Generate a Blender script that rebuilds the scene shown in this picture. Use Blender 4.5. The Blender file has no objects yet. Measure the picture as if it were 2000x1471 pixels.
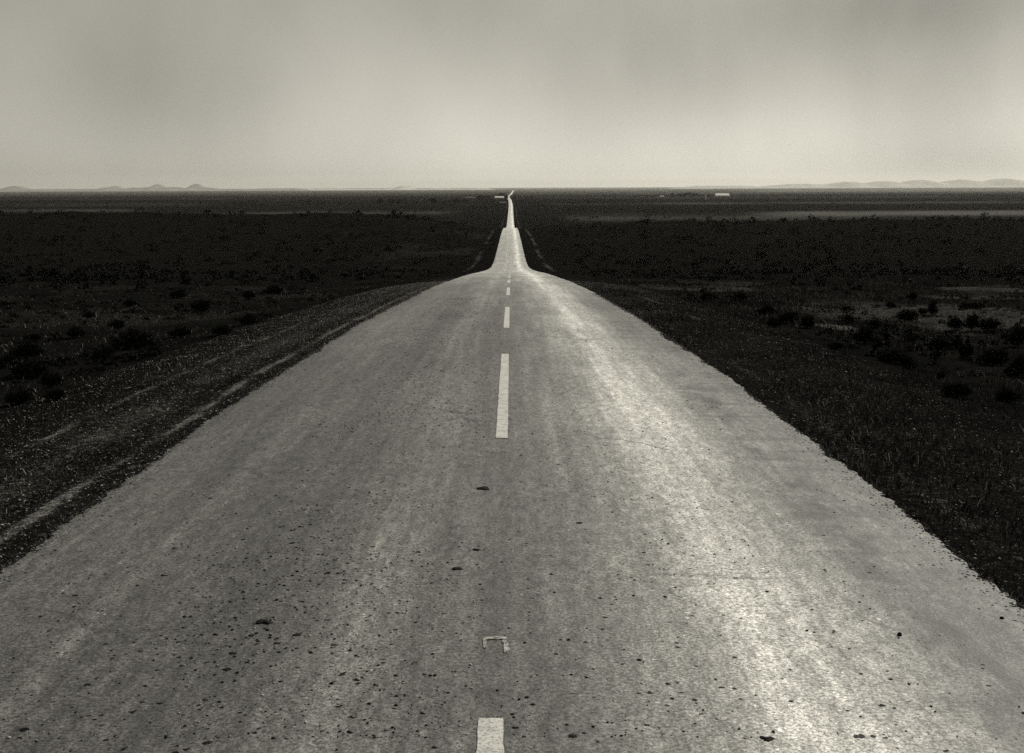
import bpy, math, random
import numpy as np
from mathutils import Matrix, Vector

random.seed(7)
RNG = np.random.default_rng(11)
scene = bpy.context.scene
COL = scene.collection
R = math.radians

# ------------------------------------------------------------------ camera
F_PX, CX, CY = 2414.0, 1000.0, 735.5
H_CAM = 2.12
PITCH = math.atan((CY - 366.0) / F_PX)
ROLL = R(0.22)
YAW = -(1.4 / F_PX)
cam_d = bpy.data.cameras.new('camera')
cam_d.sensor_width = 36.0
cam_d.lens = 36.0 * F_PX / 2000.0
cam_d.clip_start = 0.1
cam_d.clip_end = 200000.0
cam = bpy.data.objects.new('camera', cam_d)
COL.objects.link(cam)
M_CAM = (Matrix.Rotation(YAW, 4, 'Z') @ Matrix.Rotation(R(90) - PITCH, 4, 'X') @ Matrix.Rotation(-ROLL, 4, 'Z'))
M_CAM.translation = Vector((0, 0, H_CAM))
cam.matrix_world = M_CAM
scene.camera = cam
M3 = np.array(M_CAM.to_3x3())

def ray(u, v):
    d = M3 @ np.array([(u - CX) / F_PX, (CY - v) / F_PX, -1.0])
    return d

# ------------------------------------------------------------------ noise
def _hash(ix, iy, seed):
    h = (ix.astype(np.int64) * 374761393 + iy.astype(np.int64) * 668265263 + seed * 982451653) & 0x7fffffff
    h = ((h ^ (h >> 13)) * 1274126177) & 0x7fffffff
    h = h ^ (h >> 16)
    return (h & 0xffff) / 65535.0

def vnoise(x, y, seed=0):
    x = np.asarray(x, float); y = np.asarray(y, float)
    ix = np.floor(x); iy = np.floor(y)
    fx = x - ix; fy = y - iy
    fx = fx * fx * (3 - 2 * fx); fy = fy * fy * (3 - 2 * fy)
    a = _hash(ix, iy, seed); b = _hash(ix + 1, iy, seed)
    c = _hash(ix, iy + 1, seed); d = _hash(ix + 1, iy + 1, seed)
    return (a * (1 - fx) + b * fx) * (1 - fy) + (c * (1 - fx) + d * fx) * fy

def fbm(x, y, seed=0, octv=4):
    s = 0.0; a = 0.5; t = 0.0
    for k in range(octv):
        s = s + a * vnoise(x * 2 ** k, y * 2 ** k, seed + k * 17)
        t += a; a *= 0.5
    return s / t

def sstep(a, b, x):
    t = np.clip((x - a) / (b - a), 0, 1)
    return t * t * (3 - 2 * t)

# ------------------------------------------------------------------ lie of the land
_PK = [(-30, .1), (0, 0), (7, -.02), (12, -.1), (14.3, -.15), (17.6, -.25), (23, -.44), (32.7, -.87), (47.8, -1.62), (65, -2.6),
       (87, -3.9), (120, -5.95), (162, -8.42), (180, -9.35), (201, -10.1), (247, -10.85), (284, -11.1), (376, -11.85),
       (440, -12.7), (495, -13.85), (560, -16.3), (620, -18.6), (700, -20.9), (805, -22.5), (1115, -23.6), (1577, -21.0),
       (2980, -21.9), (6000, -31.9), (11000, -42.4), (20000, -46.5), (35000, -40.4), (60000, -22.2), (70000, -14)]
_px = np.array([a for a, b in _PK], float); _pz = np.array([b for a, b in _PK], float)
_hh = np.diff(_px); _dl = np.diff(_pz) / _hh
_m = np.empty_like(_px); _m[0] = _dl[0]; _m[-1] = _dl[-1]
_m[1:-1] = (_dl[:-1] * _hh[1:] + _dl[1:] * _hh[:-1]) / (_hh[1:] + _hh[:-1])

def prof(y):
    y = np.clip(np.asarray(y, float), _px[0], _px[-1] - 1e-6)
    i = np.clip(np.searchsorted(_px, y, side='right') - 1, 0, len(_hh) - 1)
    h = _hh[i]; t = (y - _px[i]) / h
    return ((2 * t**3 - 3 * t**2 + 1) * _pz[i] + (t**3 - 2 * t**2 + t) * h * _m[i]
            + (-2 * t**3 + 3 * t**2) * _pz[i + 1] + (t**3 - t**2) * h * _m[i + 1])

_CY = np.array([-30, 900, 1577, 2200, 2700, 2980, 3400, 4500, 6000, 11000, 20000, 30000], float)
_CXV = np.array([-.15, -.15, .3, -1.2, -3.6, -5.2, -6.5, -5.0, 1.0, 14.0, 44.0, 78.0])

def cline(y):
    return np.interp(y, _CY, _CXV)

def half_w(y):
    return np.interp(y, [0, 430, 500, 560, 3000, 6000, 11000, 20000], [2.75, 2.75, 2.6, 2.45, 3.0, 5.5, 8.5, 13.0])

def tz(x, y):
    x = np.asarray(x, float); y = np.asarray(y, float)
    P = prof(y)
    dx = x - cline(y)
    t = np.abs(dx) - half_w(y)
    far = np.clip(y, 0, None)
    z = P - np.interp(t, [-.25, -.02, .05, .4, 1.6, 2.6, 4.0, 8.0, 20.0], [.16, .12, .055, .07, .13, .26, .42, .5, .55])
    z = z - np.where(t < 0, np.clip(far * 2e-4, 0, .8), 0)
    side = sstep(0.3, 5.0, t)
    z = z + (fbm(x * .9, y * .9, 3, 3) - .5) * .16 * side
    z = z + (fbm(x * .12, y * .12, 5, 3) - .5) * np.interp(far, [0, 30, 90, 200, 700], [.35, .5, .9, 2.0, 2.2]) * sstep(2, 25, t) * np.interp(far, [700, 1200, 2500], [1, .35, 0])
    z = z + (fbm(x * 4, y * 4, 9, 2) - .5) * .035 * sstep(.02, .5, t) * np.interp(far, [0, 60, 120], [1, 1, 0])
    # the rise that the road cuts through
    bump = np.exp(-((y - 470) / 85.0) ** 2)
    left = sstep(6, 45, -dx) * 5.6 + sstep(45, 230, -dx) * 1.6
    right = sstep(8, 60, dx) * 2.6 + sstep(60, 250, dx) * .9
    z = z + bump * (left + right) * (.86 + .28 * fbm(x * .03, y * .03, 31, 2))
    return z

def road_z(x, y):
    s = np.clip((x - cline(y)) / half_w(y), -1, 1)
    return prof(y) + .03 * (1 - s * s)

def march(u, v, tmin=3.0, tmax=30000.0):
    d = ray(u, v)
    t = tmin * (tmax / tmin) ** np.linspace(0, 1, 2600)
    P = np.array([0, 0, H_CAM])[:, None] + d[:, None] * t
    g = P[2] - tz(P[0], P[1])
    k = np.argmax(g < 0)
    if g[k] >= 0:
        k = len(t) - 1
    a, b = t[max(k - 1, 0)], t[k]
    for _ in range(30):
        m = .5 * (a + b); q = d * m
        if q[2] + H_CAM - float(tz(q[0], q[1])) < 0: b = m
        else: a = m
    q = d * b
    x, y = float(q[0]), float(q[1])
    return x, y, float(tz(x, y)), b / F_PX          # metres for one photo pixel

def on_road(u, v):
    d = ray(u, v)
    a, b = 1.0, 60.0
    for k in range(1, 4000):
        t = 1.0 * 1.0025 ** k; q = d * t
        if q[2] + H_CAM < float(road_z(q[0], q[1])):
            return float(q[0]), float(q[1]), float(road_z(q[0], q[1])), t / F_PX
    return float(q[0]), float(q[1]), float(q[2] + H_CAM), t / F_PX

# ------------------------------------------------------------------ object helpers
def tag(o, label=None, cat=None, group=None, kind=None):
    if label: o['label'] = label
    if cat: o['category'] = cat
    if group: o['group'] = group
    if kind: o['kind'] = kind
    return o

def mesh_obj(name, verts, faces, mat, parent=None, smooth=False):
    me = bpy.data.meshes.new(name)
    if isinstance(verts, np.ndarray):
        verts = np.ascontiguousarray(verts, dtype=np.float32)
        faces = np.ascontiguousarray(faces, dtype=np.int32)
        n, k = faces.shape
        me.vertices.add(len(verts)); me.vertices.foreach_set('co', verts.ravel())
        me.loops.add(n * k); me.loops.foreach_set('vertex_index', faces.ravel())
        me.polygons.add(n)
        me.polygons.foreach_set('loop_start', np.arange(0, n * k, k, dtype=np.int32))
        me.update(calc_edges=True)
        me.validate()
    else:
        me.from_pydata(verts, [], faces); me.update()
    if smooth:
        me.polygons.foreach_set('use_smooth', np.ones(len(me.polygons), dtype=bool))
    me.materials.append(mat)
    o = bpy.data.objects.new(name, me)
    COL.objects.link(o)
    if parent: o.parent = parent
    return o

def point_attr(o, name, vals):
    a = o.data.attributes.new(name, 'FLOAT', 'POINT')
    a.data.foreach_set('value', np.ascontiguousarray(vals, dtype=np.float32))

def empty(name, loc, rz=0.0):
    o = bpy.data.objects.new(name, None)
    o.location = loc; o.rotation_euler = (0, 0, rz); o.empty_display_size = .2
    COL.objects.link(o)
    return o

def grid_faces(nr, nc):
    i = np.arange(nr - 1)[:, None] * nc + np.arange(nc - 1)[None, :]
    return np.stack([i, i + 1, i + nc + 1, i + nc], -1).reshape(-1, 4)

def copy_tree(o, parent=None):
    c = o.copy(); COL.objects.link(c)
    if parent: c.parent = parent
    for ch in list(o.children):
        d = ch.copy(); COL.objects.link(d); d.parent = c
    return c

# ------------------------------------------------------------------ materials
WARM = (1.0, .985, .93)

def grey(v): return (v * WARM[0], v * WARM[1], v * WARM[2], 1)

class NT:
    def __init__(self, tree): self.t = tree
    def n(self, typ, **kw):
        x = self.t.nodes.new(typ)
        for k, v in kw.items(): setattr(x, k, v)
        return x
    def l(self, a, b): self.t.links.new(a, b)
    def math(self, op, a, b=None, c=None, clamp=False):
        x = self.n('ShaderNodeMath', operation=op); x.use_clamp = clamp
        for i, s in enumerate((a, b, c)):
            if s is None: continue
            if isinstance(s, (int, float)): x.inputs[i].default_value = s
            else: self.l(s, x.inputs[i])
        return x.outputs[0]
    def maprange(self, v, a, b, c, d, smooth=True):
        x = self.n('ShaderNodeMapRange'); x.interpolation_type = 'SMOOTHSTEP' if smooth else 'LINEAR'
        self.l(v, x.inputs[0])
        for i, s in enumerate((a, b, c, d)): x.inputs[i + 1].default_value = s
        return x.outputs[0]
    def noise(self, vec, scale, detail=3, rough=.55, w=None):
        x = self.n('ShaderNodeTexNoise'); x.inputs['Scale'].default_value = scale
        x.inputs['Detail'].default_value = detail; x.inputs['Roughness'].default_value = rough
        self.l(vec, x.inputs['Vector'])
        return x.outputs['Fac']
    def stretch(self, vec, sx, sy, sz=1, off=(0, 0, 0)):
        x = self.n('ShaderNodeMapping'); x.inputs['Scale'].default_value = (sx, sy, sz)
        x.inputs['Location'].default_value = off
        self.l(vec, x.inputs['Vector'])
        return x.outputs[0]
    def ramp(self, fac, stops):
        x = self.n('ShaderNodeValToRGB'); r = x.color_ramp
        while len(r.elements) < len(stops): r.elements.new(.5)
        for e, (p, v) in zip(r.elements, stops):
            e.position = p; e.color = (v, v, v, 1)
        self.l(fac, x.inputs[0])
        return x.outputs[0]

def new_mat(name):
    m = bpy.data.materials.new(name); m.use_nodes = True
    t = NT(m.node_tree); m.node_tree.nodes.clear()
    out = t.n('ShaderNodeOutputMaterial')
    b = t.n('ShaderNodeBsdfPrincipled')
    t.l(b.outputs[0], out.inputs[0])
    return m, t, b

def tinted(t, val, b):
    """grey value -> warm grey base colour"""
    c = t.n('ShaderNodeCombineColor')
    for i in range(3):
        t.l(t.math('MULTIPLY', val, WARM[i]), c.inputs[i])
    t.l(c.outputs[0], b.inputs['Base Color'])

def plain(name, v, rough=.9, spec=.1, var=.35, scale=6.0):
    m, t, b = new_mat(name)
    tc = t.n('ShaderNodeTexCoord').outputs['Object']
    nz = t.noise(tc, scale, 4)
    tinted(t, t.maprange(nz, .25, .75, v * (1 - var), v * (1 + var)), b)
    b.inputs['Roughness'].default_value = rough
    b.inputs['Specular IOR Level'].default_value = spec
    return m

def toned(name, lo, hi, rough=1.0, spec=.05):
    """grey from the point attribute 'tone' (0..1)"""
    m, t, b = new_mat(name)
    a = t.n('ShaderNodeAttribute', attribute_name='tone')
    tinted(t, t.maprange(a.outputs['Fac'], 0, 1, lo, hi, False), b)
    b.inputs['Roughness'].default_value = rough
    b.inputs['Specular IOR Level'].default_value = spec
    return m

def road_material():
    m, t, b = new_mat('worn_asphalt')
    tc = t.n('ShaderNodeTexCoord').outputs['Object']
    sep = t.n('ShaderNodeSeparateXYZ'); t.l(tc, sep.inputs[0])
    wob = t.noise(t.stretch(tc, .5, .09), 1.0, 3)
    wob2 = t.noise(t.stretch(tc, 2.2, .45), 1.0, 3)
    x = t.math('ADD', sep.outputs[0], t.math('MULTIPLY', t.math('SUBTRACT', wob, .5), .5))
    x = t.math('ADD', x, t.math('MULTIPLY', t.math('SUBTRACT', wob2, .5), .4))
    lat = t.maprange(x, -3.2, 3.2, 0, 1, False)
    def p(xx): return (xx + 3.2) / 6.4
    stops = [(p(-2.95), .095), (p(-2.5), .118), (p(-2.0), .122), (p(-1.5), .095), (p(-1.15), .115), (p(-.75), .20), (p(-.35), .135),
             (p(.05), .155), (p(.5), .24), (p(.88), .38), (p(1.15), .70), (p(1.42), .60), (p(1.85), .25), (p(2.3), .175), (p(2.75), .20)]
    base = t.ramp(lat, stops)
    # streaks along the wheel tracks
    s1 = t.noise(t.stretch(tc, 3.0, .07), 1.0, 5, .6)
    s2 = t.noise(t.stretch(tc, 9.0, .25), 1.0, 4, .6)
    mot = t.noise(t.stretch(tc, 1.6, .45), 1.0, 6, .65)
    blot = t.noise(t.stretch(tc, .35, .12, 1, (3.1, 7.7, 0)), 1.0, 3, .5)
    f = t.math('MULTIPLY', t.maprange(s1, .3, .7, .82, 1.18), t.maprange(s2, .3, .7, .84, 1.16))
    f = t.math('MULTIPLY', f, t.maprange(mot, .3, .7, .88, 1.12))
    f = t.math('MULTIPLY', f, t.maprange(blot, .3, .7, .88, 1.12))
    # cross stains on the right hand half (patched places)
    cr = t.noise(t.stretch(tc, .9, 2.6, 1, (1.3, 0, 0)), 1.0, 3, .5)
    crm = t.math('MULTIPLY', t.maprange(cr, .52, .68, 0, 1), t.maprange(sep.outputs[0], 1.5, 2.0, 0, 1))
    f = t.math('MULTIPLY', f, t.math('SUBTRACT', 1.0, t.math('MULTIPLY', crm, .38)))
    # tyre scuffs in the outer right hand track
    sc_d = t.math('MULTIPLY', t.math('SUBTRACT', sep.outputs[0], t.math('ADD', 1.93, t.math('MULTIPLY', wob2, .25))), 6.5)
    sc_g = t.math('EXPONENT', t.math('MULTIPLY', t.math('MULTIPLY', sc_d, sc_d), -1.0))
    sc_n = t.maprange(t.noise(t.stretch(tc, 2.2, 1.3, 1, (4, 2.2, 0)), 1.0, 4, .6), .42, .6, 0, 1)
    sc_y = t.maprange(sep.outputs[1], 13, 17, .68, 0)
    f = t.math('MULTIPLY', f, t.math('SUBTRACT', 1.0, t.math('MULTIPLY', t.math('MULTIPLY', sc_g, sc_n), sc_y)))
    # finer mottle, partly drawn out across the road
    m2 = t.noise(t.stretch(tc, 7.0, 2.0, 1, (2, 5, 0)), 1.0, 4, .65)
    m3 = t.noise(t.stretch(tc, 18, 6, 1, (8, 1, 0)), 1.0, 3, .65)
    f = t.math('MULTIPLY', f, t.maprange(m2, .3, .7, .86, 1.14))
    f = t.math('MULTIPLY', f, t.maprange(m3, .3, .7, .7, 1.3))
    # a few cracks
    ve = t.n('ShaderNodeTexVoronoi'); ve.feature = 'DISTANCE_TO_EDGE'; ve.inputs['Scale'].default_value = .42
    vw = t.n('ShaderNodeVectorMath', operation='MULTIPLY_ADD'); vn = t.n('ShaderNodeTexNoise'); vn.inputs['Scale'].default_value = 1.6; vn.inputs['Detail'].default_value = 5
    t.l(tc, vn.inputs['Vector']); t.l(vn.outputs['Color'], vw.inputs[0]); vw.inputs[1].default_value = (.5, .5, 0); t.l(t.stretch(tc, 1, .6, 0), vw.inputs[2])
    t.l(vw.outputs[0], ve.inputs['Vector'])
    ck = t.math('MULTIPLY', t.maprange(ve.outputs['Distance'], .002, .009, 1, 0), t.maprange(t.noise(t.stretch(tc, .5, .3, 1, (6, 6, 0)), 1.0, 3), .5, .62, 0, .55))
    f = t.math('MULTIPLY', f, t.math('SUBTRACT', 1.0, ck))
    # grazing sheen over and beyond the crest, painted in as a paler base
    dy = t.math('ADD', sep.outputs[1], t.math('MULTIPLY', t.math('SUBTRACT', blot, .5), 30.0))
    painted_sheen = t.math('ADD', t.maprange(dy, 20, 110, 0, .30), t.maprange(dy, 180, 600, 0, .30))
    base = t.math('ADD', base, painted_sheen)
    # grain: stone chips in the tar
    g1 = t.noise(tc, 55, 3, .7)
    g2 = t.noise(t.stretch(tc, 1, 1, 1, (9, 4, 0)), 130, 2, .6)
    f = t.math('MULTIPLY', f, t.maprange(g1, .3, .7, .36, 1.64))
    f = t.math('MULTIPLY', f, t.maprange(g2, .3, .7, .6, 1.4))
    # dark pits and pale chips
    def flecks(scale, rad, dens_lo, dens_hi, bandx, w, off):
        vo = t.n('ShaderNodeTexVoronoi'); vo.inputs['Scale'].default_value = scale
        wv = t.n('ShaderNodeVectorMath', operation='ADD')
        nn = t.n('ShaderNodeTexNoise'); nn.inputs['Scale'].default_value = scale * 3.0; nn.inputs['Detail'].default_value = 2
        t.l(tc, nn.inputs['Vector'])
        sc = t.n('ShaderNodeVectorMath', operation='SCALE'); sc.inputs['Scale'].default_value = .55 / scale
        t.l(nn.outputs['Color'], sc.inputs[0])
        t.l(t.stretch(tc, 1, 1, 0, off), wv.inputs[0]); t.l(sc.outputs[0], wv.inputs[1])
        t.l(wv.outputs[0], vo.inputs['Vector'])
        sc2 = t.n('ShaderNodeSeparateColor'); t.l(vo.outputs['Color'], sc2.inputs[0])
        band = t.math('SUBTRACT', 1.0, t.math('MULTIPLY', t.math('ABSOLUTE', t.math('SUBTRACT', x, bandx)), 1.0 / w), clamp=True)
        dens = t.math('ADD', t.math('MULTIPLY', band, dens_hi), dens_lo)
        dens = t.math('MULTIPLY', dens, t.maprange(mot, .35, .65, .3, 1.5))
        on = t.math('LESS_THAN', sc2.outputs[0], dens)
        size = t.math('MULTIPLY', t.math('ADD', t.math('MULTIPLY', sc2.outputs[1], .8), .35), rad)
        hit = t.maprange(t.math('DIVIDE', vo.outputs['Distance'], size), .75, 1.1, 1, 0)
        return t.math('MULTIPLY', on, hit)
    pits = t.math('MAXIMUM', flecks(11, .2, .02, .35, -1.25, .9, (0, 0, 0)), flecks(21, .24, .05, .5, -1.15, 1.4, (5, 2, 0)))
    pits = t.math('MAXIMUM', pits, flecks(17, .22, .04, .3, .85, .8, (2, 9, 0)))
    chips = t.math('MAXIMUM', flecks(17, .24, .10, .0, 0, 1, (7, 1, 0)), flecks(42, .34, .16, .0, 0, 1, (1, 3, 0)))
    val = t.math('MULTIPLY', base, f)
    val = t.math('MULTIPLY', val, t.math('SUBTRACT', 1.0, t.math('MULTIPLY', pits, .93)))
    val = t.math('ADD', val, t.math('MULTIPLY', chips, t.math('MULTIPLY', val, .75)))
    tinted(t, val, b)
    rg = t.maprange(mot, .3, .7, .70, .66)
    t.l(rg, b.inputs['Roughness'])
    t.l(t.maprange(pits, 0, 1, .5, .05), b.inputs['Specular IOR Level'])
    hgt = t.math('ADD', t.math('MULTIPLY', g1, .5), t.math('MULTIPLY', g2, .22))
    hgt = t.math('SUBTRACT', hgt, t.math('MULTIPLY', pits, .5))
    hgt = t.math('ADD', hgt, t.math('MULTIPLY', chips, .35))
    bp = t.n('ShaderNodeBump'); bp.inputs['Strength'].default_value = .55; bp.inputs['Distance'].default_value = .01
    t.l(hgt, bp.inputs['Height']); t.l(bp.outputs[0], b.inputs['Normal'])
    return m

def ground_material():
    m, t, b = new_mat('dark_scrub_soil')
    tc = t.n('ShaderNodeTexCoord').outputs['Object']
    pale = t.n('ShaderNodeAttribute', attribute_name='pale').outputs['Fac']
    n1 = t.noise(tc, .8, 5, .65)
    n2 = t.noise(tc, 14, 4, .7)
    n3 = t.noise(tc, 70, 2, .6)
    dark = t.math('MULTIPLY', t.maprange(n2, .3, .7, .005, .013), t.maprange(n1, .3, .7, .7, 1.3))
    lite = t.math('MULTIPLY', t.maprange(n2, .3, .7, .08, .22), t.maprange(n3, .35, .65, .3, 1.5))
    gr = t.math('ADD', t.math('MULTIPLY', t.math('SUBTRACT', n3, .5), 2.0), t.math('MULTIPLY', t.math('SUBTRACT', n2, .5), 1.1))
    k = t.math('MULTIPLY', t.math('ADD', t.math('SUBTRACT', gr, .45), t.math('MULTIPLY', pale, 1.15)), 1.8, clamp=True)
    k = t.math('MULTIPLY', k, t.maprange(pale, 0, .12, .12, 1))
    mx = t.n('ShaderNodeMix'); mx.data_type = 'FLOAT'
    t.l(k, mx.inputs[0]); t.l(dark, mx.inputs[2]); t.l(lite, mx.inputs[3])
    tinted(t, mx.outputs[0], b)
    b.inputs['Roughness'].default_value = 1.0
    b.inputs['Specular IOR Level'].default_value = 0.0
    bp = t.n('ShaderNodeBump'); bp.inputs['Strength'].default_value = .6; bp.inputs['Distance'].default_value = .02
    t.l(t.math('ADD', n2, t.math('MULTIPLY', n3, .3)), bp.inputs['Height']); t.l(bp.outputs[0], b.inputs['Normal'])
    return m

def paint_material():
    m, t, b = new_mat('worn_white_paint')
    tc = t.n('ShaderNodeTexCoord').outputs['Object']
    n1 = t.noise(tc, 9, 5, .7); n2 = t.noise(tc, 70, 3, .6)
    v = t.math('MULTIPLY', t.maprange(n1, .3, .6, .55, .84), t.maprange(n2, .36, .52, .5, 1.0))
    cr = t.noise(t.stretch(tc, 2, 11), 1.0, 4, .6)
    crack = t.maprange(t.math('ABSOLUTE', t.math('SUBTRACT', cr, .5)), 0, .012, .72, 1)
    tinted(t, t.math('MULTIPLY', v, crack), b)
    b.inputs['Roughness'].default_value = .65
    return m

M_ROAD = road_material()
M_GROUND = ground_material()
M_PAINT = paint_material()
M_GRASS = toned('dry_grass', .010, .55)
M_STONE = toned('verge_gravel', .012, .62, .9, .2)
M_ROADSTONE = toned('road_pebbles', .012, .55, .8, .3)
M_SCRUB = plain('scrub_foliage', .016, 1, .03, .5, 30)
M_FARSCRUB = toned('far_scrub', .006, .018)
M_STEM = plain('shrub_wood', .035, .95, .05)
M_CLOD = plain('tar_clod', .018, .9, .15, .4, 60)
M_WHITEWALL = plain('whitewashed_boards', .72, .7, .2, .06, .4)
M_ROOFMETAL = plain('pale_roof_metal', .80, .5, .4, .06, .3)
M_GREYWALL = plain('weathered_boards', .16, .9, .1, .2, .5)
M_DARK = plain('dark_opening', .015, .9, .05)
M_TREE = plain('tree_foliage', .030, 1, .03, .5, .8)
M_BARK = plain('bark', .05, .95, .05)
M_POLE = plain('weathered_pole', .02, .9, .1)
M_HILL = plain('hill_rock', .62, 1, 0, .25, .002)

# ------------------------------------------------------------------ the ground sheet
ys = list(np.arange(-8, 60, .22))
y = 60.0
while y < 64000:
    y *= 1.0115; ys.append(y)
ys = np.array(ys)
xs = list(np.arange(0, 2.4, .3)) + list(np.arange(2.4, 4.7, .05)) + list(np.arange(4.7, 7.0, .16))
x = xs[-1]
while x < 45000:
    x += max(.2, (x - 5.5) * .052); xs.append(x)
xs = np.array(xs)
xs = np.concatenate([-xs[:0:-1], xs])
X, Y = np.meshgrid(xs, ys)
# the columns follow the road's centre line
X = X + cline(Y)
Z = tz(X, Y)
ground = mesh_obj('ground', np.stack([X, Y, Z], -1).reshape(-1, 3), grid_faces(len(ys), len(xs)), M_GROUND, smooth=True)
tag(ground, 'dark scrub plain on both sides of the road out to the horizon', 'ground', kind='structure')

def vy(v):
    """distance along the plain that stands v photo pixels down"""
    s = ray(1000, v); s = s[2] / math.hypot(s[0], s[1])
    q = np.geomspace(700, 60000, 4000)
    g = (prof(q) - H_CAM) / q
    return float(q[np.argmin(np.abs(g - s))])

dx = X - cline(Y); t_ = np.abs(dx) - half_w(Y)
nz = fbm(X * 1.3, Y * 1.3, 41, 4)
nzl = fbm(X * .25, Y * .12, 44, 3)
near = np.interp(Y, [0, 60, 110], [1, 1, 0])
pale = np.zeros_like(X)
def stripe(side, c, w, amp):
    tt = np.where(dx * side > 0, t_, 99.0)
    wob = (fbm(Y * .25, Y * 0 + c * 9, 55, 2) - .5) * .14
    return amp * np.exp(-((tt - c - wob) / w) ** 2) * (.45 + .9 * nz) * np.interp(Y, [0, 35, 80], [1, .8, .15])
pale += (stripe(-1, .38, .055, .78) + stripe(-1, 1.52, .045, .5)) * (.35 + .75 * sstep(.36, .56, fbm(X * 2.5, Y * 1.1, 66, 3))) + stripe(-1, .98, .25, .22)
pale += stripe(1, .45, .07, .14) + stripe(1, 1.44, .08, .5) * sstep(.42, .6, fbm(X * .4, Y * .22, 58, 2))
# gravelly verge
pale += .15 * sstep(.02, .1, t_) * (1 - sstep(1.7, 2.6, t_)) * near * (.4 + 1.2 * nz) * np.where(dx < 0, 1.3, .9)
# dry grass patches by the near verge
pg = sstep(2.4, 5, t_) * sstep(.50, .68, fbm(X * .22, Y * .12, 61, 3)) * near
pale += pg * np.where(dx > 0, .42 * sstep(16, 26, Y), .24)
# pale weeds at the foot of the bank, in the valley
bank = np.exp(-((t_ - 3.2 - (nzl - .5) * 1.2) / .6) ** 2) * sstep(120, 190, Y) * (1 - sstep(1800, 2600, Y))
pale += bank * (.25 + .8 * fbm(X * .3, Y * .1, 71, 3)) * .55 * sstep(.2, .5, fbm(X * .5, Y * .05, 72, 3))
pgv = sstep(3, 6, t_) * (1 - sstep(18, 34, t_)) * sstep(130, 180, Y) * (1 - sstep(380, 470, Y)) * sstep(.45, .62, fbm(X * .11, Y * .05, 75, 4))
pale += pgv * np.where(dx < 0, .20, .07)
# strips of field on the far plain
def band(side, v0, v1, amp, u0=None, u1=None, soft=.10):
    global pale
    y1, y0 = vy(v0), vy(v1)
    w = sstep(y0 * (1 - soft), y0 * (1 + soft * .4), Y) * (1 - sstep(y1 * (1 - soft * .4), y1 * (1 + soft), Y))
    az = dx / np.maximum(Y, 1) * F_PX + 1000
    if u0 is not None:
        w = w * sstep(u0 - 60, u0 + 60, az) * (1 - sstep(u1 - 60, u1 + 60, az))
    w = w * (sstep(25, 60, dx * side))
    n = .55 + .9 * fbm(X / 60.0, Y / 420.0, int(v0 * 7) % 91, 4)
    pale += amp * w * n
band(1, 373, 377, .45, 1450, 2400)
band(1, 377, 381, .25, 1200, 2400)
band(1, 384, 388, .20, 1050, 1900); band(1, 388, 398, .13, 1250, 2400); band(1, 397, 400, .22, 1050, 2400)
band(1, 415, 421, .34, 1480, 2500); band(1, 416, 434, .17, 1050, 2500); band(1, 424, 428, .15, 1050, 1700)
band(-1, 384.5, 387, .22, -600, 480); band(-1, 393, 399, .22, -600, 420); band(-1, 405.5, 408.5, .34, -600, 290)
band(-1, 386, 392, .10, 450, 980); band(-1, 399, 410, .09, 560, 980); band(-1, 412.5, 416, .32, 380, 900); band(-1, 395, 397, .12, 500, 960)
# one patch of bare sand
sx, sy, sz_, spx = march(1632, 638)
pale += 1.6 * np.exp(-(((X - sx) / (26 * spx)) ** 2 + ((Y - sy) / .9) ** 2))
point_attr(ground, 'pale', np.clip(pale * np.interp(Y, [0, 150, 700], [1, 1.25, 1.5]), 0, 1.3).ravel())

# ------------------------------------------------------------------ the road
ry = [-8.0]
while ry[-1] < 21000:
    q = ry[-1]
    ry.append(q + (.25 if q < 3 else .035 if q < 16 else max(.035, q * .0045)))
ry = np.array(ry)
cs = np.array([-1, -.985, -.95, -.85, -.6, -.3, 0, .3, .6, .85, .95, .985, 1])
hw = half_w(ry); cl = cline(ry)
def edge_noise(q, seed):
    amp = np.interp(q, [0, 30, 200, 300], [1, 1, 2.0, 2.0])
    e = (fbm(q * .35, q * 0, seed, 3) - .5) * .10 + (fbm(q * 3.3, q * 0 + 3, seed + 5, 4) - .5) * .05 + (fbm(q * 12, q * 0 + 7, seed + 9, 3) - .5) * .06
    bite = sstep(.64, .8, vnoise(q * 1.1, q * 0 + 5, seed + 13)) * .035
    return (e - bite) * np.clip(amp, 0, 1)
eL = edge_noise(ry, 101) ; eR = edge_noise(ry, 202)
RX = np.empty((len(ry), len(cs)))
for j, c in enumerate(cs):
    e = np.where(c < 0, -eL * abs(c) ** 8, eR * abs(c) ** 8)
    RX[:, j] = cl + c * hw + e
RY = np.repeat(ry[:, None], len(cs), 1)
RZ = prof(RY) + .03 * (1 - cs[None, :] ** 2)
RZ[:, 0] -= .003; RZ[:, -1] -= .003
drop = .10 + np.clip(ry * 2.5e-4, 0, .9)
skL = np.stack([RX[:, 0] - .012 - drop * .1, ry, RZ[:, 0] - drop], -1)[:, None, :]
skR = np.stack([RX[:, -1] + .012 + drop * .1, ry, RZ[:, -1] - drop], -1)[:, None, :]
surf = np.stack([RX, RY, RZ], -1)
nr, ncs = RX.shape
gf = grid_faces(nr, ncs)
VV = [surf.reshape(-1, 3)]; FF = [gf]; off = nr * ncs
for a_, b_ in ((skL, surf[:, :1]), (surf[:, -1:], skR)):
    VV.append(np.concatenate([a_, b_], 1).reshape(-1, 3)); FF.append(grid_faces(nr, 2) + off); off += nr * 2
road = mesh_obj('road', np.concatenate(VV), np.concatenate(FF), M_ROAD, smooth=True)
tag(road, 'long straight worn asphalt road dropping over a crest towards the horizon', 'road', kind='structure')

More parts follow.
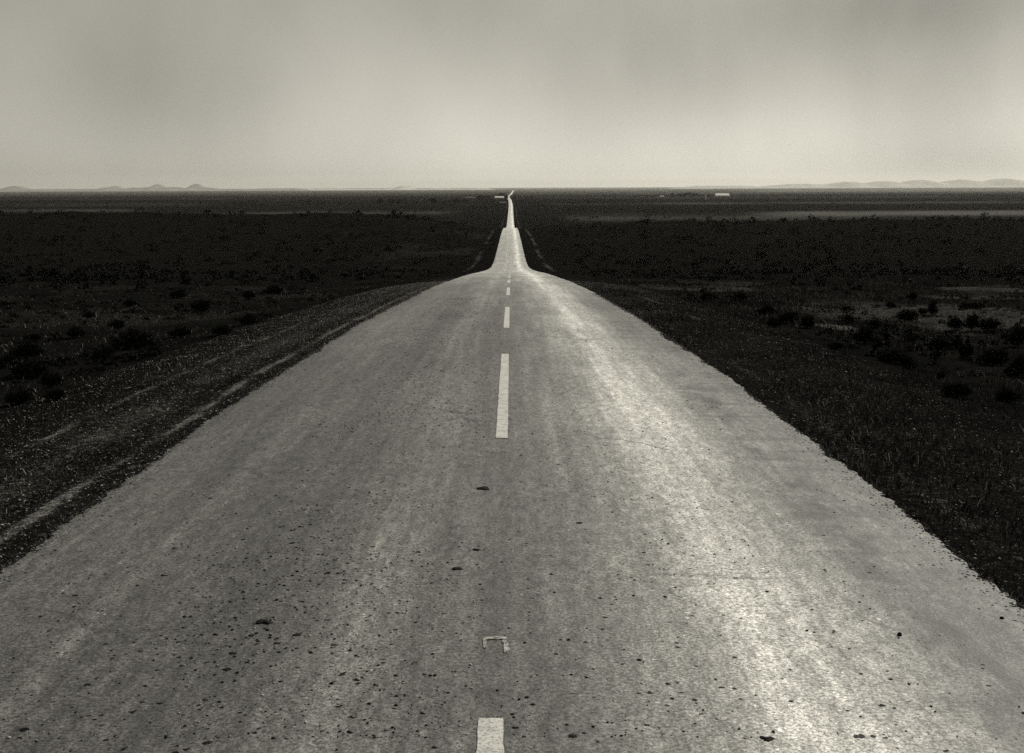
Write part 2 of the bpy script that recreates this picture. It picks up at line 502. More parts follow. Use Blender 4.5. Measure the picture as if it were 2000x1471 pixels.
# painted dashes
def dash(y0, y1, xc, w, label, seed, name='road_marking'):
    n = max(6, int((y1 - y0) / (.03 if y0 < 20 else .12)))
    q = np.linspace(y0, y1, n)
    nz1 = (fbm(q * 9, q * 0, seed, 3) - .5) * .010; nz2 = (fbm(q * 9, q * 0, seed + 40, 3) - .5) * .010
    a = xc - w / 2 + nz1; b = xc + w / 2 + nz2
    ends = np.minimum(np.arange(n), np.arange(n)[::-1])
    pinch = np.where(ends == 0, .003, 0)
    a = a + pinch; b = b - pinch
    cols = np.stack([a, a * .5 + b * .5, b], 1)
    QY = np.repeat(q[:, None], 3, 1)
    V = np.stack([cols, QY, road_z(cols, QY) + .004], -1).reshape(-1, 3)
    o = mesh_obj(name, V, grid_faces(n, 3), M_PAINT, smooth=True)
    tag(o, label, 'road marking', 'white centre line dashes', 'structure')
    return o
def yv(v): return on_road(988, v)[1]
d2 = (yv(857), yv(692)); d3 = (yv(641), yv(600)); d4 = (yv(577), yv(562))
d1e = yv(1405)
dash(d1e - 7.6, d1e, -.085, .104, 'broad white dash cut off by the bottom edge of the photo', 1)
dash(d2[0], d2[1], -.085, .104, 'long white centre dash in the middle of the near road', 2)
dash(d3[0], d3[1], -.085, .104, 'short looking white dash next beyond the long near one', 3)
dash(d4[0], d4[1], -.085, .108, 'third white dash up the road, just short of the crest', 4)
per = d4[0] - d3[0]; ln = 7.6
for k in range(1, 11):
    y0 = d4[0] + per * k
    dash(y0, y0 + ln, -.085, .125, ['fourth', 'fifth', 'sixth', 'seventh', 'eighth', 'ninth', 'tenth', 'eleventh', 'twelfth', 'thirteenth'][k - 1]
         + ' white dash counted up the road from the long near one', 10 + k)
# remnant of an older dash: worn corner outline
ra = on_road(945, 1240); rb = on_road(990, 1272)
rv, rf = [], []
def bit(x0, x1, y0, y1, seed):
    n = 9; q = np.linspace(0, 1, n)
    for s, yy in ((0, y0), (1, y1)):
        for i in range(n):
            jx = (random.random() - .5) * .006; jy = (random.random() - .5) * (y1 - y0) * .5
            xx = x0 + (x1 - x0) * q[i] + jx
            rv.append((xx, yy + jy, float(road_z(xx, yy)) + .004))
    b0 = len(rv) - 2 * n
    for i in range(n - 1): rf.append((b0 + i, b0 + i + 1, b0 + n + i + 1, b0 + n + i))
x0, x1 = ra[0], rb[0]; yt, yb = ra[1], rb[1]
bit(x0, x1, yt - .07, yt - .035, 1)
bit(x0, x0 + .016, yb + .05, yt - .07, 2); bit(x0, x0 + .022, yb + .04, yb + .07, 5)
bit(x1 - .02, x1, yt - .12, yt - .07, 3); bit(x1 - .014, x1 + .012, yb - .01, yt - .14, 4)
tag(mesh_obj('road_marking', rv, rf, plain('faded_paint', .40, .9, .1, .75, 45)), 'worn corner outline of an old dash between the two near dashes', 'road marking', kind='structure')

# ------------------------------------------------------------------ scatter builders
OCT = np.array([(1, 0, 0), (0, 1, 0), (-1, 0, 0), (0, -1, 0), (0, 0, 1), (0, 0, -1)], float)
OCTF = np.array([(0, 1, 4), (1, 2, 4), (2, 3, 4), (3, 0, 4), (1, 0, 5), (2, 1, 5), (3, 2, 5), (0, 3, 5)])

def stones(name, px, py, pz, size, tone, mat, flat=.6):
    n = len(px)
    V = OCT[None] * (1 + (RNG.random((n, 6, 1)) - .5) * .7)
    sc = np.stack([size * (.7 + .7 * RNG.random(n)), size * (.7 + .7 * RNG.random(n)), size * flat * (.6 + .7 * RNG.random(n))], -1)
    V = V * sc[:, None, :]
    a = RNG.random(n) * 6.283; c, s = np.cos(a)[:, None], np.sin(a)[:, None]
    V = np.stack([V[..., 0] * c - V[..., 1] * s, V[..., 0] * s + V[..., 1] * c, V[..., 2]], -1)
    V += np.stack([px, py, pz + size * flat * .3], -1)[:, None, :]
    Fc = OCTF[None] + (np.arange(n) * 6)[:, None, None]
    o = mesh_obj(name, V.reshape(-1, 3), Fc.reshape(-1, 3), mat)
    point_attr(o, 'tone', np.repeat(tone, 6))
    return o

def blades(name, px, py, pz, hgt, wid, lean, tone, mat):
    n = len(px)
    a = RNG.random(n) * 6.283; b = RNG.random(n) * 6.283
    ca, sa = np.cos(a) * wid * .5, np.sin(a) * wid * .5
    lx, ly = np.cos(b) * lean * hgt, np.sin(b) * lean * hgt
    B = np.stack([px, py, pz], -1)
    z0 = np.zeros(n)
    v0 = B + np.stack([-ca, -sa, z0 - .01], -1); v1 = B + np.stack([ca, sa, z0 - .01], -1)
    v2 = B + np.stack([lx * .35 + ca * .8, ly * .35 + sa * .8, hgt * .6], -1); v3 = B + np.stack([lx * .35 - ca * .8, ly * .35 - sa * .8, hgt * .6], -1)
    v4 = B + np.stack([lx + ca * .15, ly + sa * .15, hgt], -1); v5 = B + np.stack([lx - ca * .15, ly - sa * .15, hgt], -1)
    V = np.stack([v0, v1, v2, v3, v4, v5], 1)
    Fq = np.array([(0, 1, 2, 3), (3, 2, 4, 5)])[None] + (np.arange(n) * 6)[:, None, None]
    o = mesh_obj(name, V.reshape(-1, 3), Fq.reshape(-1, 4), mat)
    point_attr(o, 'tone', np.repeat(tone, 6))
    return o

# verge gravel
n = 80000
gy = 4.5 + RNG.random(n) ** 1.7 * 55
gs = np.where(RNG.random(n) < .62, -1.0, 1.0)
gt = RNG.random(n) ** 1.2 * 3.0 + .03
gx = cline(gy) + gs * (half_w(gy) + gt)
tone = np.where(RNG.random(n) < np.where(gs < 0, .45, .26), .25 + .75 * RNG.random(n) ** 1.5, .06 * RNG.random(n))
g = stones('gravel', gx, gy, tz(gx, gy), .003 + .008 * RNG.random(n) ** 4 + gy * .00012, tone, M_STONE)
tag(g, 'fine gravel and pale chips strewn along both verges', 'gravel', kind='stuff')

# crumbs and dirt spilling over the broken edges of the asphalt
n = 16000
gy = 4.5 + RNG.random(n) ** 1.6 * 34
gs = np.where(RNG.random(n) < .5, -1.0, 1.0)
gt = .03 - np.abs(RNG.standard_normal(n)) * .09
gx = cline(gy) + gs * (half_w(gy) + gt)
tone = np.where(RNG.random(n) < .22, .2 + .5 * RNG.random(n), .09 * RNG.random(n))
g = stones('gravel', gx, gy, road_z(gx, gy) - .002, .003 + .008 * RNG.random(n) ** 3 + gy * .00012, tone, M_STONE, .45)
tag(g, 'dark crumbs of tar and grit spilt along both road edges', 'gravel', kind='stuff')

# loose chips and pebbles lying on the road
n = 17000
py_ = 4.5 + RNG.random(n) ** 1.5 * 30
r = RNG.random(n)
pxl = np.where(r < .64, -1.15 + .55 * RNG.standard_normal(n), np.where(r < .62, .8 + .4 * RNG.standard_normal(n), -2.8 + 5.3 * RNG.random(n)))
keep = (pxl > -2.75) & (pxl < 2.45) & (RNG.random(n) < np.clip((fbm(pxl * 1.6, py_ * .8, 141, 3) - .36) * 4.5, .12, 1)); pxl = pxl[keep]; py_ = py_[keep]; n = len(pxl)
tone = np.where(RNG.random(n) < .72, .03 * RNG.random(n), .35 + .6 * RNG.random(n))
st = .0025 + .0075 * RNG.random(n) ** 4 + py_ * .00010
g = stones('road_pebbles', pxl, py_, road_z(pxl, py_), st, tone, M_ROADSTONE, .55)
tag(g, 'small dark and pale chips scattered over the road surface', 'pebbles', kind='stuff')

# ------------------------------------------------------------------ weeds and dry grass
def weeds(n, side, t0, t1, y0, y1, ypow, hlo, hhi, wid, pale_p, name, label, clump=None, tone_hi=.5):
    yy = y0 + RNG.random(n) ** ypow * (y1 - y0)
    tt = t0 + RNG.random(n) ** 1.15 * (t1 - t0) * np.interp(yy, [y0, y1], [.55, 1.0])
    xx = cline(yy) + side * (half_w(yy) + tt)
    m = fbm(xx * .8, yy * .5, 131, 3)
    keep = RNG.random(n) < np.clip((m - .30) * 3.2, .08, 1)
    if clump is not None:
        keep &= clump(xx, yy)
    xx, yy = xx[keep], yy[keep]; k = len(xx)
    h = (hlo + (hhi - hlo) * RNG.random(k) ** 1.6)
    pm = RNG.random(k) < pale_p * np.clip((fbm(xx * .6, yy * .35, 77, 3) - .3) * 4, .1, 2)
    tone = np.where(pm, .3 + tone_hi * RNG.random(k), .03 * RNG.random(k))
    w = wid * (.6 + .8 * RNG.random(k)) * (1 + yy * .02)
    o = blades(name, xx, yy, tz(xx, yy), h, w, .2 + .9 * RNG.random(k), tone, M_GRASS)
    tag(o, label, 'grass', kind='stuff')
    return o
weeds(60000, 1, .06, 9, 4.5, 45, 1.5, .015, .075, .006, .17, 'weeds', 'short dark weeds and straw on the right hand verge')
weeds(42000, -1, .5, 12, 5.5, 45, 1.5, .012, .06, .006, .2, 'weeds', 'sparse weeds and bleached straw on the left hand verge')
weeds(52000, 1, 4, 42, 14, 75, 1.0, .05, .22, .006, .30, 'dry_grass', 'tall dry grass between the dark shrubs right of the road', tone_hi=.32)
weeds(42000, -1, 4, 50, 12, 75, 1.0, .02, .11, .006, .30, 'dry_grass', 'thin dry grass between the dark shrubs left of the road', tone_hi=.4)

# ------------------------------------------------------------------ shrubs
def shrub_mesh(seed, n=2600, width=1.0, height=.85):
    """leaf blades on a ragged dome of upright stems, unit width"""
    rg = np.random.default_rng(seed)
    ns = 70
    ang = rg.random(ns) * 6.283; rad = np.sqrt(rg.random(ns)) * .5 * width
    top = height * (1 - .6 * (rad / (.5 * width)) ** 2.2) * (.72 + .42 * rg.random(ns))
    lob = 1 + .22 * np.sin(ang * 3 + seed) + .12 * np.sin(ang * 5 + 2 * seed)
    tip = np.stack([np.cos(ang) * rad * lob, np.sin(ang) * rad * lob, top], -1)
    k = rg.integers(0, ns, n); f = .22 + .8 * rg.random(n) ** .6
    base = tip[k] * np.stack([f ** .7 * .95, f ** .7 * .95, f], -1)
    base += rg.standard_normal((n, 3)) * .05
    base[:, 2] = np.maximum(base[:, 2], .0)
    L = .03 + .06 * rg.random(n); W = .01 + .016 * rg.random(n)
    d = base * np.array([1.2, 1.2, .3]) + np.stack([rg.standard_normal(n) * .25, rg.standard_normal(n) * .25, .55 + .3 * rg.random(n)], -1)
    d /= np.linalg.norm(d, axis=1)[:, None]
    s = np.cross(d, rg.standard_normal((n, 3))); s /= np.linalg.norm(s, axis=1)[:, None] + 1e-9
    v0 = base - s * W[:, None]; v1 = base + s * W[:, None]
    v2 = base + d * L[:, None] + s * W[:, None] * .4; v3 = base + d * L[:, None] - s * W[:, None] * .4
    V = np.stack([v0, v1, v2, v3], 1).reshape(-1, 3)
    Fq = np.arange(n * 4).reshape(-1, 4)
    # stems
    sv, sf = [], []
    for i in range(0, ns, 3):
        b = len(sv); t = tip[i]; w = .008
        for (q, ww) in ((0.0, w), (.55, w * .8), (1.0, w * .4)):
            c = np.array([t[0] * q ** .8 * .9, t[1] * q ** .8 * .9, t[2] * q - .02 * (q == 0)])
            for e in range(3):
                sv.append(tuple(c + np.array([math.cos(e * 2.094) * ww, math.sin(e * 2.094) * ww, 0])))
        for l in range(2):
            for e in range(3):
                sf.append((b + l * 3 + e, b + l * 3 + (e + 1) % 3, b + l * 3 + 3 + (e + 1) % 3, b + l * 3 + 3 + e))
    return V, Fq, sv, sf

PROTO = []
def shrub(kind, loc, w, h, rz, label, group, name='shrub'):
    global PROTO
    if len(PROTO) < 6:
        V, Fq, sv, sf = shrub_mesh(300 + len(PROTO), 2200)
        r_ = empty(name, loc)
        mesh_obj('foliage', V, Fq, M_SCRUB, r_); mesh_obj('branches', sv, sf, M_STEM, r_)
        PROTO.append(r_); o = r_
    else:
        o = copy_tree(PROTO[kind % 6])
    o.location = loc; o.rotation_euler = (0, 0, rz); o.scale = (w, w, h / .85)
    tag(o, label, 'shrub', group)
    return o

def cropR(a): return [(1200 + .462 * p[0], 520 + .462 * p[1], .462 * p[2], .462 * p[3]) + tuple(p[4:]) for p in a]
def cropL(a): return [(.408 * p[0], 520 + .408 * p[1], .408 * p[2], .408 * p[3]) + tuple(p[4:]) for p in a]
SR = cropR([
 (1060, 325, 74, 68, 'round dark shrub standing alone below the pale sand patch, right of the road'),
 (815, 262, 50, 60, 'upright dark shrub just left of the pale sand patch'),
 (730, 245, 70, 60, 'dark shrub second to the left of the pale sand patch'),
 (675, 258, 60, 42, 'low dark shrub third to the left of the pale sand patch'),
 (640, 204, 80, 40, 'wide low shrub behind the three shrubs left of the sand patch'),
 (530, 142, 60, 34, 'shrub nearest to the road in the far grass right of it'),
 (985, 240, 42, 36, 'small shrub just behind the right end of the sand patch'),
 (1100, 258, 50, 36, 'small shrub behind and right of the round shrub below the sand patch'),
 (1155, 276, 46, 36, 'small dark shrub among pale grass, second right of the sand patch'),
 (1150, 308, 26, 30, 'narrow little shrub right beside the round shrub below the sand patch'),
 (1240, 232, 78, 54, 'broad dark shrub at the back of the pale grass right of the sand patch'),
 (1302, 204, 34, 30, 'tiny shrub behind the broad one at the back of the pale grass'),
 (1345, 206, 40, 56, 'tall narrow shrub at the back of the pale grass on the right'),
 (1165, 178, 32, 30, 'tiny shrub far back above the sand patch'),
 (1255, 318, 66, 38, 'flat dark shrub in the middle of the right hand grass'),
 (1375, 350, 78, 52, 'wide dark shrub right of the flat one in the right hand grass'),
 (1445, 348, 40, 44, 'small upright shrub touching the wide one in the right hand grass'),
 (1440, 268, 52, 60, 'upright dark shrub behind a small clear of pale grass, far right'),
 (1510, 268, 62, 66, 'dark shrub left half of the big pair towards the right edge'),
 (1582, 272, 84, 56, 'dark shrub right half of the big pair towards the right edge'),
 (1482, 392, 58, 84, 'tall dark shrub in the right hand grass, left of the biggest clump'),
 (1605, 418, 98, 72, 'biggest dark rounded shrub near the right edge of the photo'),
 (1706, 466, 72, 92, 'dark shrub cut by the right edge of the photo, lower one'),
 (1702, 340, 60, 92, 'dark shrub cut by the right edge of the photo, upper one'),
 (1650, 306, 34, 22, 'tiny low shrub between the biggest shrub and the big pair'),
 (1660, 575, 92, 62, 'low spreading shrub nearest the camera by the right edge'),
 (1440, 552, 102, 70, 'wide shadowy shrub near the pale track on the right verge'),
 (1380, 472, 32, 26, 'tiny shrub just behind the wide one by the right hand track'),
 (1122, 336, 42, 30, 'low shrub close under the right side of the round one'),
 (1482, 180, 42, 28, 'faint small shrub on the far skyline of the right slope'),
 (1532, 178, 60, 24, 'faint flat shrub on the far skyline of the right slope'),
 (982, 192, 42, 26, 'small faint shrub behind the sand patch'),
 (1262, 142, 36, 38, 'small shrub highest up on the right hand slope'),
 (395, 142, 60, 32, 'shrub at the verge where the right road edge meets the far grass'),
 (932, 352, 62, 34, 'low dark shrub in front of the sand patch towards the road'),
 (1170, 404, 120, 54, 'long low dark shrub in the middle of the right verge weeds'),
 (1235, 424, 60, 42, 'dark shrub joined to the long low one in the right verge weeds'),
])
SL = cropL([
 (130, 440, 150, 96, 'broad dark shrub near the left edge, back one of the two largest'),
 (140, 530, 160, 104, 'broad dark shrub near the left edge, front one of the two largest'),
 (244, 580, 112, 96, 'dark shrub right of the two largest near the left edge'),
 (40, 480, 84, 70, 'dark shrub against the left edge of the photo'),
 (264, 640, 120, 66, 'low dark shrub nearest the pale verge track on the left'),
 (640, 400, 200, 108, 'widest dark shrub in the middle of the left hand scrub'),
 (622, 196, 70, 48, 'small dark shrub far back in the left hand scrub'),
 (850, 156, 84, 58, 'dark shrub far back, in line with the road bend of the left edge'),
 (962, 216, 110, 68, 'dark shrub in the centre back of the left hand scrub'),
 (1192, 282, 92, 66, 'dark shrub closest to the road among the left hand scrub'),
 (1062, 328, 100, 58, 'low dark shrub beside the pale specks left of the road'),
 (560, 300, 82, 50, 'small shrub behind the widest one on the left'),
 (862, 340, 120, 58, 'low wide shrub right of the widest one on the left'),
 (1312, 138, 92, 58, 'dark shrub at the far end of the left verge'),
 (1192, 158, 72, 50, 'shrub just left of the one at the far end of the verge'),
 (362, 340, 92, 60, 'dark shrub between the left edge pair and the widest one'),
 (722, 430, 110, 58, 'low shrub in front of the widest one on the left'),
 (502, 430, 92, 50, 'small low shrub left of the widest one'),
 (422, 250, 62, 40, 'tiny shrub far back among pale specks on the left'),
 (152, 360, 92, 50, 'small shrub behind the two largest near the left edge'),
 (92, 660, 150, 84, 'dark shrub low by the left edge above the pale track'),
])
k = 0
for arr, grp in ((SR, 'dark shrubs on the right hand slope'), (SL, 'dark shrubs on the left hand slope')):
    for (u, v, w, h, lab) in arr:
        x, yq, z, m = march(u, v)
        q_ = 1.3 if grp.startswith('dark shrubs on the right') else 1.0
        wv, hv = w * m * q_, h * m * (.6 + .27 * q_)
        shrub(k, (x, yq, z - .02 * wv), wv, hv, random.random() * 6.28, lab, grp)
        k += 1

# countless low bushes out to the rise: one mass
def lump_field(name, px, py, pz, w, h, tone, mat, nl=34):
    n = len(px)
    d = RNG.standard_normal((n, nl, 3)); d /= np.linalg.norm(d, axis=2)[..., None]
    d[..., 2] = np.abs(d[..., 2])
    r = .55 + .5 * RNG.random((n, nl, 1))
    c = d * r
    s1 = RNG.standard_normal((n, nl, 3)); s1 /= np.linalg.norm(s1, axis=2)[..., None]
    s2 = np.cross(d, s1); s2 /= np.linalg.norm(s2, axis=2)[..., None] + 1e-9
    a = .16 + .2 * RNG.random((n, nl, 1))
    v0 = c - s1 * a; v1 = c + s1 * a * .6 + s2 * a * .8; v2 = c - s2 * a * .6 + d * a * .8
    V = np.stack([v0, v1, v2], 2).reshape(n, nl * 3, 3)
    V = V * np.stack([w * .5, w * .5, h], -1)[:, None, :] + np.stack([px, py, pz], -1)[:, None, :]
    Fq = np.arange(n * nl * 3).reshape(-1, 3)
    o = mesh_obj(name, V.reshape(-1, 3), Fq, mat)
    point_attr(o, 'tone', np.repeat(tone, nl * 3))
    return o
n = 7000
yy = 60 * (560 / 60.0) ** RNG.random(n)
xx = (RNG.random(n) - .5) * 2 * (yy * .55 + 30)
tt = np.abs(xx - cline(yy)) - half_w(yy)
keep = (tt > 4.5) & (RNG.random(n) < np.clip((fbm(xx * .06, yy * .06, 88, 3) - .25) * 2.4, .1, 1))
xx, yy, tt = xx[keep], yy[keep], tt[keep]; n = len(xx)
hh = (.35 + .9 * RNG.random(n) ** 2) * np.interp(yy, [60, 120, 300, 430, 520], [.42, .8, 1.2, 1.7, 1.8]) * np.interp(tt, [4, 12, 40], [.5, .8, 1])
o = lump_field('scrub', xx, yy, tz(xx, yy) - .1, hh * (1.2 + RNG.random(n)), hh, RNG.random(n) ** 2, M_FARSCRUB)
tag(o, 'mass of low dark bushes filling the dip beyond the crest', 'scrub', kind='stuff')
n = 5200
yy = 12 * (75 / 12.0) ** RNG.random(n)
sd_ = np.where(RNG.random(n) < .5, -1.0, 1.0)
tt = 3.2 + RNG.random(n) * (yy * .5)
xx = cline(yy) + sd_ * (half_w(yy) + tt)
keep = RNG.random(n) < np.clip((fbm(xx * .35, yy * .2, 89, 3) - .33) * 3.5, .04, 1)
xx, yy = xx[keep], yy[keep]; n = len(xx)
hh = .04 + .12 * RNG.random(n) ** 2
o = lump_field('scrub', xx, yy, tz(xx, yy) - .02, hh * (1.4 + 1.6 * RNG.random(n)), hh, RNG.random(n) ** 2, M_FARSCRUB, 44)
tag(o, 'low dark tufts of scrub covering the ground near the camera', 'scrub', kind='stuff')
# thicket along the rise and scattered scrub on the plain
n = 1500
yy = 700 * (9000 / 700.0) ** RNG.random(n)
xx = (RNG.random(n) - .5) * 2 * yy * .52
keep = (np.abs(xx - cline(yy)) > 14) & (RNG.random(n) < np.clip((fbm(xx * .004, yy * .0012, 93, 3) - .38) * 4, .03, 1))
xx, yy = xx[keep], yy[keep]; n = len(xx)
hh = 1.0 + 2.4 * RNG.random(n) ** 2
o = lump_field('far_scrub', xx, yy, tz(xx, yy) - .1, hh * (1.5 + 2 * RNG.random(n)), hh, RNG.random(n), M_FARSCRUB, 20)
tag(o, 'thin scatter of bushes over the far plain', 'scrub', kind='stuff')

# ------------------------------------------------------------------ dark clods and stones on the road
def clod(u, v, wpx, label, mat, name, cat, flat=.18, asp=.75):
    x, yq, z, m = on_road(u, v)
    w = wpx * m
    rg = np.random.default_rng(int(u * 7 + v))
    n = 14; vs = [(0, 0, 0)]
    vs = []; fs = []
    rings = [(1.0, 0.0), (.86, .55), (.5, .92)]
    jit = .5 + .7 * rg.random(n)
    for (rr, zz) in rings:
        for i in range(n):
            a = i / n * 6.283; q = rr * jit[i] * (.8 + .4 * rg.random())
            vs.append((math.cos(a) * q * w * .5, math.sin(a) * q * w * .5 * asp, zz * w * flat * (.75 + .5 * rg.random()) - .001))
    for r_ in range(2):
        for i in range(n):
            j = (i + 1) % n
            fs.append((r_ * n + i, r_ * n + j, r_ * n + n + j, r_ * n + n + i))
    vs.append((0, 0, w * flat)); c = len(vs) - 1
    for i in range(n): fs.append((2 * n + i, 2 * n + (i + 1) % n, c))
    o = mesh_obj(name, vs, fs, mat)
    o.location = (x, yq, z); o.rotation_euler = (0, 0, rg.random() * .8 - .4)
    tag(o, label, cat, 'loose clods lying on the road')
    return o
for (u, v, w, lab) in [
    (513, 1217, 34, 'largest dark tar clod in the left lane of the road'),
    (581, 1241, 20, 'dark clod right of and just in front of the largest one in the left lane'),
    (491, 1242, 16, 'small dark clod just in front of the largest one in the left lane'),
    (945, 955, 30, 'pointed dark clod lying on the road beyond the worn paint corner, farthest of three'),
    (893, 1112, 26, 'flat dark clod left of the centre line, nearer than the pointed one'),
    (931, 1075, 20, 'thin dark sliver of tar between the flat clod and the pointed one'),
    (443, 1308, 20, 'dark clod in the cluster low in the left lane'),
    (484, 1295, 14, 'dark round clod at the top of the cluster low in the left lane'),
    (454, 1278, 18, 'flat dark clod behind the cluster low in the left lane'),
    (570, 1062, 13, 'dark clod farthest back in the left lane'),
    (674, 1134, 12, 'small dark clod between the left lane cluster and the centre'),
    (405, 1452, 20, 'dark clod nearest the bottom edge of the photo, left lane'),
    (262, 1256, 12, 'single dark clod far left on the road'),
    (1500, 1446, 26, 'dark crumbled clod at the bottom of the pale right lane'),
    (1118, 1438, 18, 'dark clod right of the dash at the bottom edge'),
    (1545, 1370, 12, 'small dark clod in the pale right lane above the crumbled one'),
    (1132, 1023, 14, 'small dark clod right of the centre, level with the flat one'),
]:
    clod(u, v, w, lab, M_CLOD, 'tar_clod', 'clod', .12, .95)
clod(1757, 1242, 10, 'small black pebble alone on the bare right side of the road', M_CLOD, 'pebble', 'pebble', .6, 1)
clod(1957, 1209, 9, 'black pebble close to the right edge of the road', M_CLOD, 'pebble', 'pebble', .5, 1)

# ------------------------------------------------------------------ far trees
def tree_at(u, vb, wpx, hpx, label, group, seed, name='tree'):
    x, yq, z, m = march(u, vb)
    w, h = wpx * m, hpx * m
    rg = np.random.default_rng(seed)
    r_ = empty(name, (x, yq, z))
    n = 220
    d = rg.standard_normal((n, 3)); d /= np.linalg.norm(d, axis=1)[:, None]
    rr = .45 + .6 * rg.random((n, 1)) ** .6
    lob = 1 + .25 * np.sin(np.arctan2(d[:, 1], d[:, 0]) * 3 + seed)[:, None]
    c = d * rr * lob * np.array([w * .46, w * .46, h * .40]) + np.array([0, 0, h * .58])
    s1 = rg.standard_normal((n, 3)); s1 /= np.linalg.norm(s1, axis=1)[:, None]
    s2 = np.cross(s1, rg.standard_normal((n, 3))); s2 /= np.linalg.norm(s2, axis=1)[:, None]
    a = (.10 + .09 * rg.random((n, 1))) * min(w, h)
    V = np.stack([c - s1 * a, c + s2 * a, c + s1 * a, c - s2 * a], 1).reshape(-1, 3)
    V[:, 2] = np.maximum(V[:, 2], h * .06)
    mesh_obj('crown', V, np.arange(n * 4).reshape(-1, 4), M_TREE, r_)
    tv, tf = [], []
    for l, (zz, q) in enumerate(((-.3, .05), (h * .3, .035), (h * .7, .015))):
        for e in range(6):
            tv.append((math.cos(e * 1.047) * h * q, math.sin(e * 1.047) * h * q, zz))
    for l in range(2):
        for e in range(6): tf.append((l * 6 + e, l * 6 + (e + 1) % 6, l * 6 + 6 + (e + 1) % 6, l * 6 + 6 + e))
    mesh_obj('trunk', tv, tf, M_BARK, r_)
    tag(r_, label, 'tree', group)
    return r_
GL = 'trees on the far plain left of the road'
for i, (u, vb, w, h, lab) in enumerate([
    (602, 400, 9, 9, 'small dark tree alone, farthest left on the far plain'),
    (632, 400, 7, 5, 'low bush like tree right of the farthest left one'),
    (664, 401, 7, 6, 'small tree third from the left on the far plain'),
    (742, 399, 13, 10, 'leftmost tree of the dark clump row left of the road'),
    (763, 399, 12, 10, 'second tree of the dark clump row left of the road'),
    (780, 398.5, 11, 8, 'third, rounder tree of the dark clump row left of the road'),
    (793, 399, 6, 5, 'tiny tree after the three in the clump row left of the road'),
    (814, 399, 8, 6, 'small tree alone between the clump row and the wide tree'),
    (846, 398.5, 16, 11, 'wide dark tree in the middle of the row left of the road'),
    (868, 399, 12, 6, 'low tree just right of the wide one'),
    (892, 398, 18, 9, 'low wide tree left of the farm buildings'),
    (908, 397, 10, 7, 'small tree touching the low wide one by the farm'),
    (940, 393, 17, 11, 'dark tree in front of the farm, left of the white barn'),
    (954, 390, 10, 8, 'dark tree between the farm sheds'),
    (979, 384.5, 14, 7, 'dark tree rising behind the white barn by the road'),
    (989, 389, 7, 7, 'dark tree right of the white barn, at the road'),
    (769, 420, 9, 10, 'dark bushy tree on the rise, nearest of the trees on the left'),
    (783, 419, 8, 5, 'low bush like tree right of the one on the rise'),
    (213, 397, 5, 5, 'tiny dark tree beside the far left pole'),
]):
    tree_at(u, vb, w, h, lab, GL, 500 + i)
GR = 'trees of the far grove right of the road'
for i, (u, vb, w, h, lab) in enumerate([
    (1262, 385, 10, 4, 'low tree at the left end of the far grove on the right'),
    (1276, 385, 8, 4, 'low tree second in the far grove on the right'),
    (1313, 384, 6, 7, 'slim tree standing clear in the far grove on the right'),
    (1319, 384.5, 5, 4, 'tiny tree right of the slim one in the far grove'),
    (1325, 384, 6, 6, 'tree left of the pair in the far grove'),
    (1331, 384, 6, 6, 'tree right of the pair in the far grove'),
    (1338, 384, 8, 7, 'tree at the left of the thick part of the far grove'),
    (1346, 384, 10, 8, 'tallest wide tree in the thick part of the far grove'),
    (1353, 384, 8, 7, 'tree at the right of the thick part of the far grove'),
    (1360, 384, 7, 6, 'rounded tree at the right end of the far grove'),
    (1367, 384, 7, 4, 'low tree trailing right of the far grove'),
    (1384, 385, 7, 5, 'little dark tree by the pale post right of the grove'),
    (1005, 388, 6, 6, 'dark tree at the right side of the road bend'),
]):
    tree_at(u, vb, w, h, lab, GR, 700 + i)

# ------------------------------------------------------------------ farm buildings
def box(vs, fs, x0, x1, y0, y1, z0, z1):
    b = len(vs)
    vs += [(x0, y0, z0), (x1, y0, z0), (x1, y1, z0), (x0, y1, z0), (x0, y0, z1), (x1, y0, z1), (x1, y1, z1), (x0, y1, z1)]
    fs += [(b, b + 3, b + 2, b + 1), (b + 4, b + 5, b + 6, b + 7), (b, b + 1, b + 5, b + 4), (b + 1, b + 2, b + 6, b + 5), (b + 2, b + 3, b + 7, b + 6), (b + 3, b, b + 4, b + 7)]

